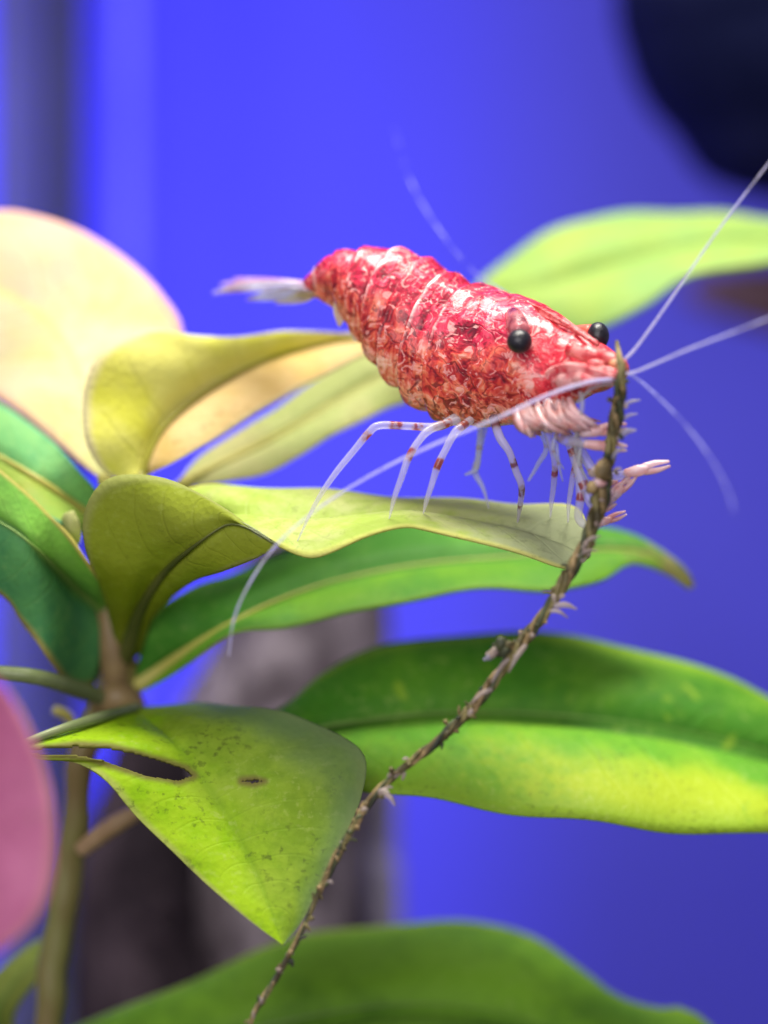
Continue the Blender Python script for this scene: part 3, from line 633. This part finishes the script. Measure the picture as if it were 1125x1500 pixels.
# ------------------------------------------------------------------ the shrimp
shrimp = empty('shrimp', at(640, 760, 0), 'red mottled shrimp with black eyes and clear legs standing on a pale wavy leaf', 'shrimp')
ring = [  # top x, y, bottom x, y, depth, half width, yaw
    (446, 409, 449, 431, 0.496, .035, 18), (468, 387, 478, 443, 0.446, .09, 20), (490, 369, 500, 458, 0.397, .15, 22), (525, 364, 515, 478, 0.347, .19, 25),
    (565, 363, 533, 502, 0.285, .22, 28), (605, 370, 555, 532, 0.223, .25, 30), (640, 389, 580, 561, 0.161, .27, 32), (672, 408, 612, 591, 0.093, .29, 34),
    (705, 420, 652, 615, 0.031, .31, 37), (740, 430, 702, 622, -0.054, .31, 40), (778, 441, 748, 620, -0.162, .29, 44), (806, 458, 788, 608, -0.270, .25, 48),
    (833, 477, 826, 594, -0.378, .19, 50), (860, 490, 862, 578, -0.477, .15, 50), (888, 511, 890, 568, -0.567, .105, 50), (911, 527, 911, 556, -0.630, .06, 50)]
NS, NR = 230, 72
rs = spline([tuple(list(at((q[0] + q[2]) / 2, (q[1] + q[3]) / 2, q[4])) + list(at(q[0], q[1], q[4])) + list(at(q[2], q[3], q[4])) + [q[5], q[6], i]) for i, q in enumerate(ring)], NS)
segb = [0.6, 2.15, 3.25, 4.35, 5.45, 6.55, 7.7]     # borders of the tail segments, in ring numbers
V = []; U = []; INF = []
for i, q in enumerate(rs):
    tp = Vector(q[3:6]); bt = Vector(q[6:9]); c = (tp + bt) / 2; up = (tp - bt) / 2
    hw, yaw, ri = q[9], math.radians(q[10]), q[11]
    lat = Vector((-math.sin(yaw), -math.cos(yaw), 0))       # towards the viewer
    # place inside its tail segment: each plate widens backwards and overlaps the next one
    ph = None
    for a, b in zip(segb[:-1], segb[1:]):
        if a <= ri < b: ph = (ri - a) / (b - a)
    car = min(1, max(0, (ri - 7.7) / 0.5))
    for k in range(NR):
        th = 2 * math.pi * k / NR
        sn, cs = math.sin(th), math.cos(th)
        # slab-sided section: fuller shoulders, keel-like belly
        ex = 0.82
        x = math.copysign(abs(cs) ** ex, cs); y = math.copysign(abs(sn) ** 0.95, sn)
        if sn < -0.2: x *= 1 - 0.30 * (abs(sn) - 0.2)
        k1 = 1.0
        seam = 0.0
        if ph is not None:
            k1 = 1.06 - 0.14 * ph ** 1.3
            if ph < 0.10: k1 = 0.92 + 0.14 * (ph / 0.10)
            seam = max(0.0, 1 - abs(ph - 0.13) / 0.10)
            if sn < -0.35: k1 += 0.10 * (abs(sn) - 0.35) * math.sin(math.pi * min(1, ph * 1.05))
        elif ri >= 7.7:
            d0 = ri - 7.7
            k1 = 1.05 - 0.03 * min(1, d0) if d0 > 0.10 else 0.95 + 0.10 * d0 / 0.10
            seam = max(0.0, 1 - abs(d0 - 0.14) / 0.10) * 0.8
        p = c + (up * y + lat * (hw * x)) * k1
        nz = noise.noise(p * 7.0) * 0.012 + noise.noise(p * 16.0) * 0.006
        p = p + (up.normalized() * y + lat * x) * nz * min(1, hw / 0.15)
        V.append(p); U.append(((k / NR + .5) % 1, i / (NS - 1)))
        INF.append(((sn + 1) / 2, seam * max(0, min(1, sn + .55)), min(1, max(0, (ri - 9.0) / 3.0)) * (0.75 + 0.25 * (sn + 1) / 2), 1 - min(1, max(0, (ri - 7.4) / 1.2))))
F = []
for i in range(NS - 1):
    for k in range(NR):
        k2 = (k + 1) % NR
        F.append((i * NR + k, i * NR + k2, (i + 1) * NR + k2, (i + 1) * NR + k))
F.append(tuple(range(NR - 1, -1, -1))); F.append(tuple((NS - 1) * NR + k for k in range(NR)))
body = build('body', V, F, M['shell'], shrimp, U, info=INF)
body['label'] = 'crimson and orange blotched shell with overlapping tail plates'
bm = bmesh.new(); bm.from_mesh(body.data); bmesh.ops.recalc_face_normals(bm, faces=bm.faces); bm.to_mesh(body.data); bm.free()

def blade(name, base, tip, side, wmax, mat, parent, th=.012, bend=(0, 0, 0), n=24, nu=10, shape=0.7):
    """thin plate from base to tip, widened along side (all cm)"""
    V = []; F = []; U = []
    bend = Vector(bend); side = side.normalized()
    nn = (tip - base).cross(side).normalized()
    for i in range(n):
        t = i / (n - 1); c = base.lerp(tip, t) + bend * (4 * t * (1 - t))
        wd = wmax * (max(0.02, math.sin(math.pi * (0.08 + 0.90 * t ** shape))))
        for j in range(nu + 1):
            u = j / nu * 2 - 1
            V.append(c + side * u * wd + nn * (wmax * 0.18 * (u * u))); U.append((j / nu, t))
    for i in range(n - 1):
        for j in range(nu):
            q = i * (nu + 1) + j; F.append((q, q + 1, q + nu + 2, q + nu + 1))
    o = build(name, V, F, mat, parent, U)
    md = o.modifiers.new('thickness', 'SOLIDIFY'); md.thickness = th * CM; md.offset = 0
    return o

# tail fan
blade('telson', at(458, 416, .5), at(345, 411, 1.15), Vector((.3, 1, .1)), .06, M['fin_pink'], shrimp, .03, (0, 0, .01))
blade('tail_fin', at(456, 420, .48), at(313, 428, .95), Vector((.3, 1, -.25)), .085, M['fin'], shrimp, .016, (0, 0, .03))
blade('tail_fin', at(456, 418, .52), at(325, 417, 1.25), Vector((.3, 1, .2)), .085, M['fin_pink'], shrimp, .016, (0, 0, .03))
blade('tail_fin', at(456, 426, .45), at(362, 438, .85), Vector((.35, 1, -.5)), .07, M['fin'], shrimp, .016, (0, 0, .01))
blade('tail_fin', at(462, 430, .44), at(405, 443, .8), Vector((.35, 1, -.6)), .05, M['flap'], shrimp, .016)
# swimmerets under the tail
for (x, y, d, tx, ty) in ((490, 442, .55, 497, 478), (512, 465, .42, 520, 500), (535, 492, .32, 540, 522), (558, 520, .22, 566, 552), (590, 556, .12, 600, 585), (618, 582, 0, 648, 604), (625, 585, .2, 640, 606)):
    blade('swimmeret', at(x + 12, y - 12, d * .62), at(tx, ty, d * .62 - .02), Vector((1, .3, .3)), .055, M['flap'], shrimp, .012, n=14, nu=6)

# rostrum, eyes and stalks
blade('rostrum', at(765, 446, -.18), at(876, 505, -.66), Vector((.1, 0, 1)), .030, M['scale_red'], shrimp, .03, (0, 0, .02), shape=.35)
def ball(name, c, r, mat, parent, sc3=(1, 1, 1), n=20):
    V = []; F = []; U = []
    for i in range(n + 1):
        ph = math.pi * i / n
        for k in range(2 * n):
            th = math.pi * k / n
            V.append(Vector(c) + Vector((r * sc3[0] * math.sin(ph) * math.cos(th), r * sc3[1] * math.sin(ph) * math.sin(th), r * sc3[2] * math.cos(ph)))); U.append((k / 2 / n, i / n))
    for i in range(n):
        for k in range(2 * n):
            k2 = (k + 1) % (2 * n)
            F.append((i * 2 * n + k, (i + 1) * 2 * n + k, (i + 1) * 2 * n + k2, i * 2 * n + k2))
    return build(name, V, F, mat, parent, U)
st = tube('eye_stalk', A((752, 462, -.36), (757, 474, -.47), (763, 488, -.55)), [.05, .062, .062], M['stalk_clear'], shrimp, 16, 20)
e1 = ball('eye', at(761, 500, -.60), .073, M['eye'], st, (1.0, .95, .95)); e1['label'] = 'black eye on a clear stalk'
st = tube('eye_stalk', A((822, 496, -.36), (846, 491, -.38), (866, 490, -.42)), [.062, .058, .060], M['stalk_red'], shrimp, 16, 20)
e2 = ball('eye', at(876, 492, -.46), .078, M['eye'], st, (.82, .9, 1.0)); e2['label'] = 'black eye on a red stalk'

# antenna scales and bases
blade('antenna_scale', at(800, 548, -.60), at(902, 553, -.84), Vector((.2, -.5, 1)), .055, M['scale_pale'], shrimp, .018, (0, -.04, .02), shape=.6)
blade('antenna_scale', at(835, 520, -.45), at(914, 534, -.66), Vector((.2, .5, 1)), .065, M['scale_red'], shrimp, .018, (0, .03, .02), shape=.6)
tube('feeler_base', A((835, 512, -.55), (870, 520, -.65), (895, 526, -.72), (916, 533, -.77)), [.05, .042, .036, .022], M['scale_red'], shrimp, 14, 30, wob=.5, seed=4)
tube('feeler_base', A((830, 540, -.62), (862, 545, -.72), (890, 548, -.78), (914, 548, -.82)), [.05, .044, .036, .02], M['scale_red'], shrimp, 14, 30, wob=.5, seed=4)
tube('feeler_base', A((815, 560, -.62), (850, 556, -.75), (880, 558, -.82)), [.05, .045, .025], M['scale_pale'], shrimp, 14, 30, wob=.5, seed=4)
ball('feeler_joint', at(903, 532, -.75), .036, M['snout'], shrimp, (1.2, .9, .8), 8)
ball('feeler_joint', at(872, 533, -.74), .040, M['scale_red'], shrimp, (1.4, .9, .7), 8)

# feelers
tube('feeler', A((912, 530, -.76), (935, 505, -.78), (985, 435, -.80), (1050, 340, -.85), (1125, 240, -.9), (1210, 130, -1.0)), [r * .47 for r in [.022, .020, .018, .014, .011, .006]], M['feeler'], shrimp, 8, 90)
tube('feeler', A((912, 548, -.80), (935, 543, -.9), (1000, 515, -1.1), (1060, 492, -1.3), (1125, 467, -1.5), (1200, 440, -1.7)), [r * .47 for r in [.022, .018, .016, .014, .012, .006]], M['feeler'], shrimp, 8, 90)
tube('feeler', A((912, 546, -.78), (935, 556, -.9), (985, 602, -1.2), (1030, 655, -1.5), (1065, 715, -1.8), (1080, 770, -2.0)), [r * .47 for r in [.020, .018, .016, .013, .010, .005]], M['feeler_far'], shrimp, 8, 90)
tube('feeler', A((905, 555, -.82), (860, 560, -.92), (800, 580, -.98), (730, 612, -1.0), (650, 645, -1.0), (570, 682, -.98), (500, 722, -.95), (440, 765, -.95), (395, 810, -.95), (360, 865, -1.0), (342, 910, -1.0), (335, 960, -1.0)), [r * .47 for r in [.024, .024, .022, .020, .018, .017, .016, .015, .014, .014, .013, .008]], M['feeler'], shrimp, 8, 140)
tube('feeler', A((900, 525, -.5), (860, 495, .0), (780, 450, .5), (700, 403, 1.0), (640, 332, 1.3), (600, 262, 1.6), (578, 190, 1.9)), [r * .47 for r in [.02, .018, .017, .016, .014, .012, .006]], M['feeler_far'], shrimp, 8, 90)

# walking legs (standing on the wavy leaf)
def leg(pts, rad, mat, name='leg', stands=True):
    P = A(*pts); f = foot(pts[-1][0], pts[-1][1])
    if f is not None and stands:
        dl = f - P[-1]
        P = [p + dl * (k / (len(P) - 1)) ** 1.5 for k, p in enumerate(P)] + [f + Vector((-.01, .01, -.02))]; rad = list(rad) + [.006]
    return tube(name, P, [r * .60 for r in rad], M[mat], shrimp, 10, 70)
leg([(668, 612, -.22), (640, 625, -.28), (600, 624, -.34), (556, 623, -.40), (540, 634, -.42), (520, 658, -.43), (490, 695, -.44), (462, 738, -.44), (436, 792, -.42)], [.05, .045, .040, .040, .038, .034, .030, .022, .008], 'leg_a')
leg([(672, 615, -.25), (632, 628, -.32), (612, 648, -.35), (598, 672, -.36), (588, 700, -.34), (578, 728, -.25), (570, 760, -.14)], [.04, .042, .036, .036, .032, .026, .008], 'leg_b')
leg([(690, 615, -.28), (668, 632, -.36), (652, 660, -.38), (641, 683, -.38), (634, 705, -.34), (625, 733, -.22), (620, 752, -.12)], [.042, .042, .036, .038, .032, .026, .008], 'leg_b')
leg([(715, 605, .12), (706, 640, .18), (700, 672, .22), (696, 692, .24), (708, 716, .24), (716, 745, .20)], [.04, .036, .032, .034, .022, .008], 'leg_c')
leg([(705, 605, .05), (702, 650, .1), (698, 685, .14), (685, 694, .15), (680, 695, .16)], [.034, .032, .03, .018, .006], 'leg_c')
leg([(722, 610, -.30), (732, 640, -.36), (746, 662, -.38), (756, 690, -.37), (764, 712, -.34), (762, 740, -.22), (758, 765, -.12)], [.042, .044, .036, .036, .034, .026, .008], 'leg_d')
leg([(770, 600, .0), (800, 650, .0), (788, 680, .02), (774, 704, .05)], [.035, .03, .024, .014], 'leg_c')
leg([(790, 600, -.36), (805, 645, -.40), (812, 675, -.40), (812, 700, -.36), (808, 735, -.24), (806, 758, -.18)], [.04, .036, .030, .032, .024, .008], 'leg_b')
leg([(812, 600, -.36), (835, 640, -.42), (843, 670, -.42), (838, 705, -.38), (833, 740, -.28), (832, 765, -.22)], [.04, .036, .030, .030, .022, .008], 'leg_b')
leg([(850, 575, -.72), (853, 590, -.76), (849, 620, -.74), (843, 640, -.70)], [.024, .026, .022, .018], 'leg_c')
leg([(845, 590, -.70), (872, 566, -.80), (905, 563, -.80)], [.018, .020, .012], 'leg_c')
# front legs with pincers at the alga strand
def pincer(path, rad, tip_dir, size, mat):
    o = tube('claw_leg', A(*path), rad, M['leg_b'], shrimp, 10, 50)
    end = at(*path[-1]); d = Vector(tip_dir).normalized()
    sd = d.cross(Vector((0, -1, 0))).normalized()
    V, F, U = tube_data([end - d * size * .5, end + d * size * .1, end + d * size * .5], [size * .20, size * .27, size * .20], 10, 14)
    build('claw', V, F, M[mat], o, U)
    for s in (-1, 1):
        tube('claw_finger', [end + d * size * .35 + sd * s * size * .12, end + d * size * .9 + sd * s * size * .16, end + d * size * 1.5 + sd * s * size * .10], [size * .15, size * .13, size * .06], M[mat], o, 8, 14)
    return o
pincer([(800, 590, -.55), (830, 612, -.62), (850, 632, -.66), (868, 632, -.68)], [.035, .036, .034, .03], (1, 0, .15), .13, 'claw')
pincer([(795, 600, -.50), (822, 640, -.58), (850, 648, -.64), (872, 652, -.66)], [.032, .034, .03, .028], (1, 0, -.1), .12, 'claw')
pincer([(840, 640, -.45), (870, 690, -.50), (897, 698, -.50), (932, 690, -.50)], [.03, .03, .028, .024], (1, 0, .22), .13, 'claw')
pincer([(835, 650, -.42), (865, 735, -.48), (888, 738, -.50), (902, 724, -.50)], [.03, .03, .03, .026], (.75, 0, .75), .11, 'claw')
pincer([(845, 660, -.40), (850, 725, -.45), (848, 760, -.42), (868, 772, -.44), (885, 764, -.45)], [.026, .026, .026, .024, .02], (1, 0, .4), .09, 'claw')
for pts in ([(868, 748, -.5), (885, 735, -.52), (905, 712, -.5), (928, 702, -.5)], [(868, 752, -.48), (890, 744, -.5), (903, 738, -.5)], [(880, 715, -.5), (894, 708, -.5), (905, 705, -.5)]):
    tube('claw_hair', A(*pts), [.02, .022, .018, .006][:len(pts)] if len(pts) == 4 else [.02, .02, .006], M['claw'], shrimp, 8, 24)
# mouthparts bunched under the head
random.seed(21)
for i in range(64):
    x = 750 + 95 * random.random(); y = 592 + 12 * random.random() - (x - 765) * .16
    dx = 8 + 26 * random.random(); dy = 24 + 34 * random.random() * (0.5 + (x - 765) / 190)
    d = -.35 - .30 * random.random() - (x - 765) / 95 * .12
    r = .022 + .022 * random.random()
    r *= .45 * (0.6 + .6 * random.random()); dx += 24 - 44 * random.random()
    tube('mouthpart', A((x, y, d), (x + dx * .2, y + dy * .5, d - .06), (x + dx * .7, y + dy * .85, d - .08), (x + dx, y + dy, d - .05)), [r * .8, r * 1.3, r, r * .35], M['mouth'] if i % 4 else M['claw'], shrimp, 8, 18)
for i in range(5):
    x = 800 + 90 * random.random(); y = 625 + 30 * random.random(); d = -.5 - .15 * random.random()
    tube('mouthpart', A((x, y, d), (x + 10 - 20 * random.random(), y + 30, d), (x + 16 - 30 * random.random(), y + 55 + 25 * random.random(), d + .05)), [.014, .012, .004], M['leg_c'], shrimp, 6, 14)

# ------------------------------------------------------------------ alga strand in front
sp_px = [(330, 1980, -.9), (340, 1750, -.85), (352, 1600, -.8), (366, 1500, -.78), (402, 1438, -.76), (440, 1368, -.74), (465, 1312, -.72), (490, 1260, -.72), (517, 1212, -.72), (548, 1165, -.72), (592, 1124, -.72), (642, 1084, -.72), (692, 1036, -.72), (732, 985, -.72), (770, 935, -.72), (806, 886, -.72), (836, 836, -.72), (862, 785, -.72), (882, 720, -.72), (896, 650, -.74), (906, 590, -.78), (910, 550, -.84), (907, 520, -.80), (904, 500, -.74)]
path = [Vector((at(*sp_px[0]).x, -.9, -.05))] + A(*sp_px)
alga = empty('alga_strand', path[0], 'dark twisted alga strand rising past the torn leaf to the shrimp head', 'alga')
fine = [Vector(q) for q in spline([tuple(p) for p in path], 260)]
def thick(i):
    z = fine[i].z - Z0
    return (0.0115 + 0.0165 * min(1, max(0, (z + 2.2) / 2.0))) * (1 - 0.75 * min(1, max(0, (z - 0.6) / 0.4))) * (1 + .3 * noise.noise(Vector((i * .09, 1, 2))))
for s in range(4):
    pts = []; rad = []
    for i in range(0, 260, 1):
        t = (fine[min(i + 1, 259)] - fine[max(i - 1, 0)]).normalized()
        a = t.cross(Vector((0, 1, 0))).normalized(); b = a.cross(t)
        ph = i * 0.42 + s * math.pi / 2 + 1.2 * noise.noise(Vector((i * .05, s, 0)))
        q = thick(i) * (0.85 + 0.5 * noise.noise(Vector((i * .13, s * 3, 5))))
        pts.append(fine[i] + (a * math.cos(ph) + b * math.sin(ph)) * q)
        rad.append(thick(i) * (0.72 + 0.35 * noise.noise(Vector((i * .25, s * 7, 9)))))
    tube('filament', pts, rad, (M['alga'], M['alga_dark'], M['alga2'], M['alga'])[s], alga, 7, 520)
random.seed(5)
for i in range(150):     # crumbs of film clinging along it
    k = random.randint(75, 250); c = fine[k]; q = thick(k)
    an = random.random() * 6.28
    t = (fine[min(k + 1, 259)] - fine[k - 1]).normalized(); a = t.cross(Vector((0, 1, 0))).normalized()
    p = c + a * math.cos(an) * q * 1.5 + Vector((0, -1, 0)) * abs(math.sin(an)) * q * 1.5
    ln = .015 + .035 * random.random()
    dv = (t * (random.random() - .3) + a * (random.random() - .5) * .8).normalized() * ln
    tube('crumb', [p, p + dv * .5 + Vector((0, 0, .006)), p + dv], [.008, .007 + .012 * random.random(), .007], random.choice([M['alga2'], M['alga'], M['fluff'], M['alga_dark']]), alga, 6, 8)
for (x, y, tx, ty, r) in ((906, 600, 938, 586, .012), (905, 620, 934, 606, .012), (903, 642, 932, 630, .02), (896, 672, 915, 655, .012), (852, 800, 880, 785, .012), (846, 815, 875, 806, .010), (812, 888, 845, 892, .018), (806, 895, 832, 905, .012), (565, 1165, 578, 1180, .014), (556, 1160, 572, 1168, .02), (720, 1010, 690, 1030, .014), (745, 965, 720, 1000, .014), (770, 945, 745, 985, .016)):
    tube('hair', A((x, y, -.74), ((x + tx) / 2, (y + ty) / 2 - 4, -.76), (tx, ty, -.76)), [r, r, r * .3], M['hair'] if y < 700 else M['fluff'], alga, 7, 14)
for (x, y, r, mm) in ((732, 942, .035, 'alga_dark'), (722, 955, .03, 'fluff'), (738, 955, .025, 'alga_dark'), (744, 945, .022, 'alga'), (718, 962, .02, 'hair'), (885, 690, .05, 'alga2'), (878, 706, .04, 'claw'), (868, 715, .035, 'alga2'), (872, 690, .03, 'fluff')):
    V, F, U = tube_data(A((x - 8, y + 4, -.74), (x, y, -.77), (x + 9, y - 5, -.74)), [r * .6, r, r * .5], 10, 14, wob=.8, seed=x)
    build('clump', V, F, M[mm], alga, U)
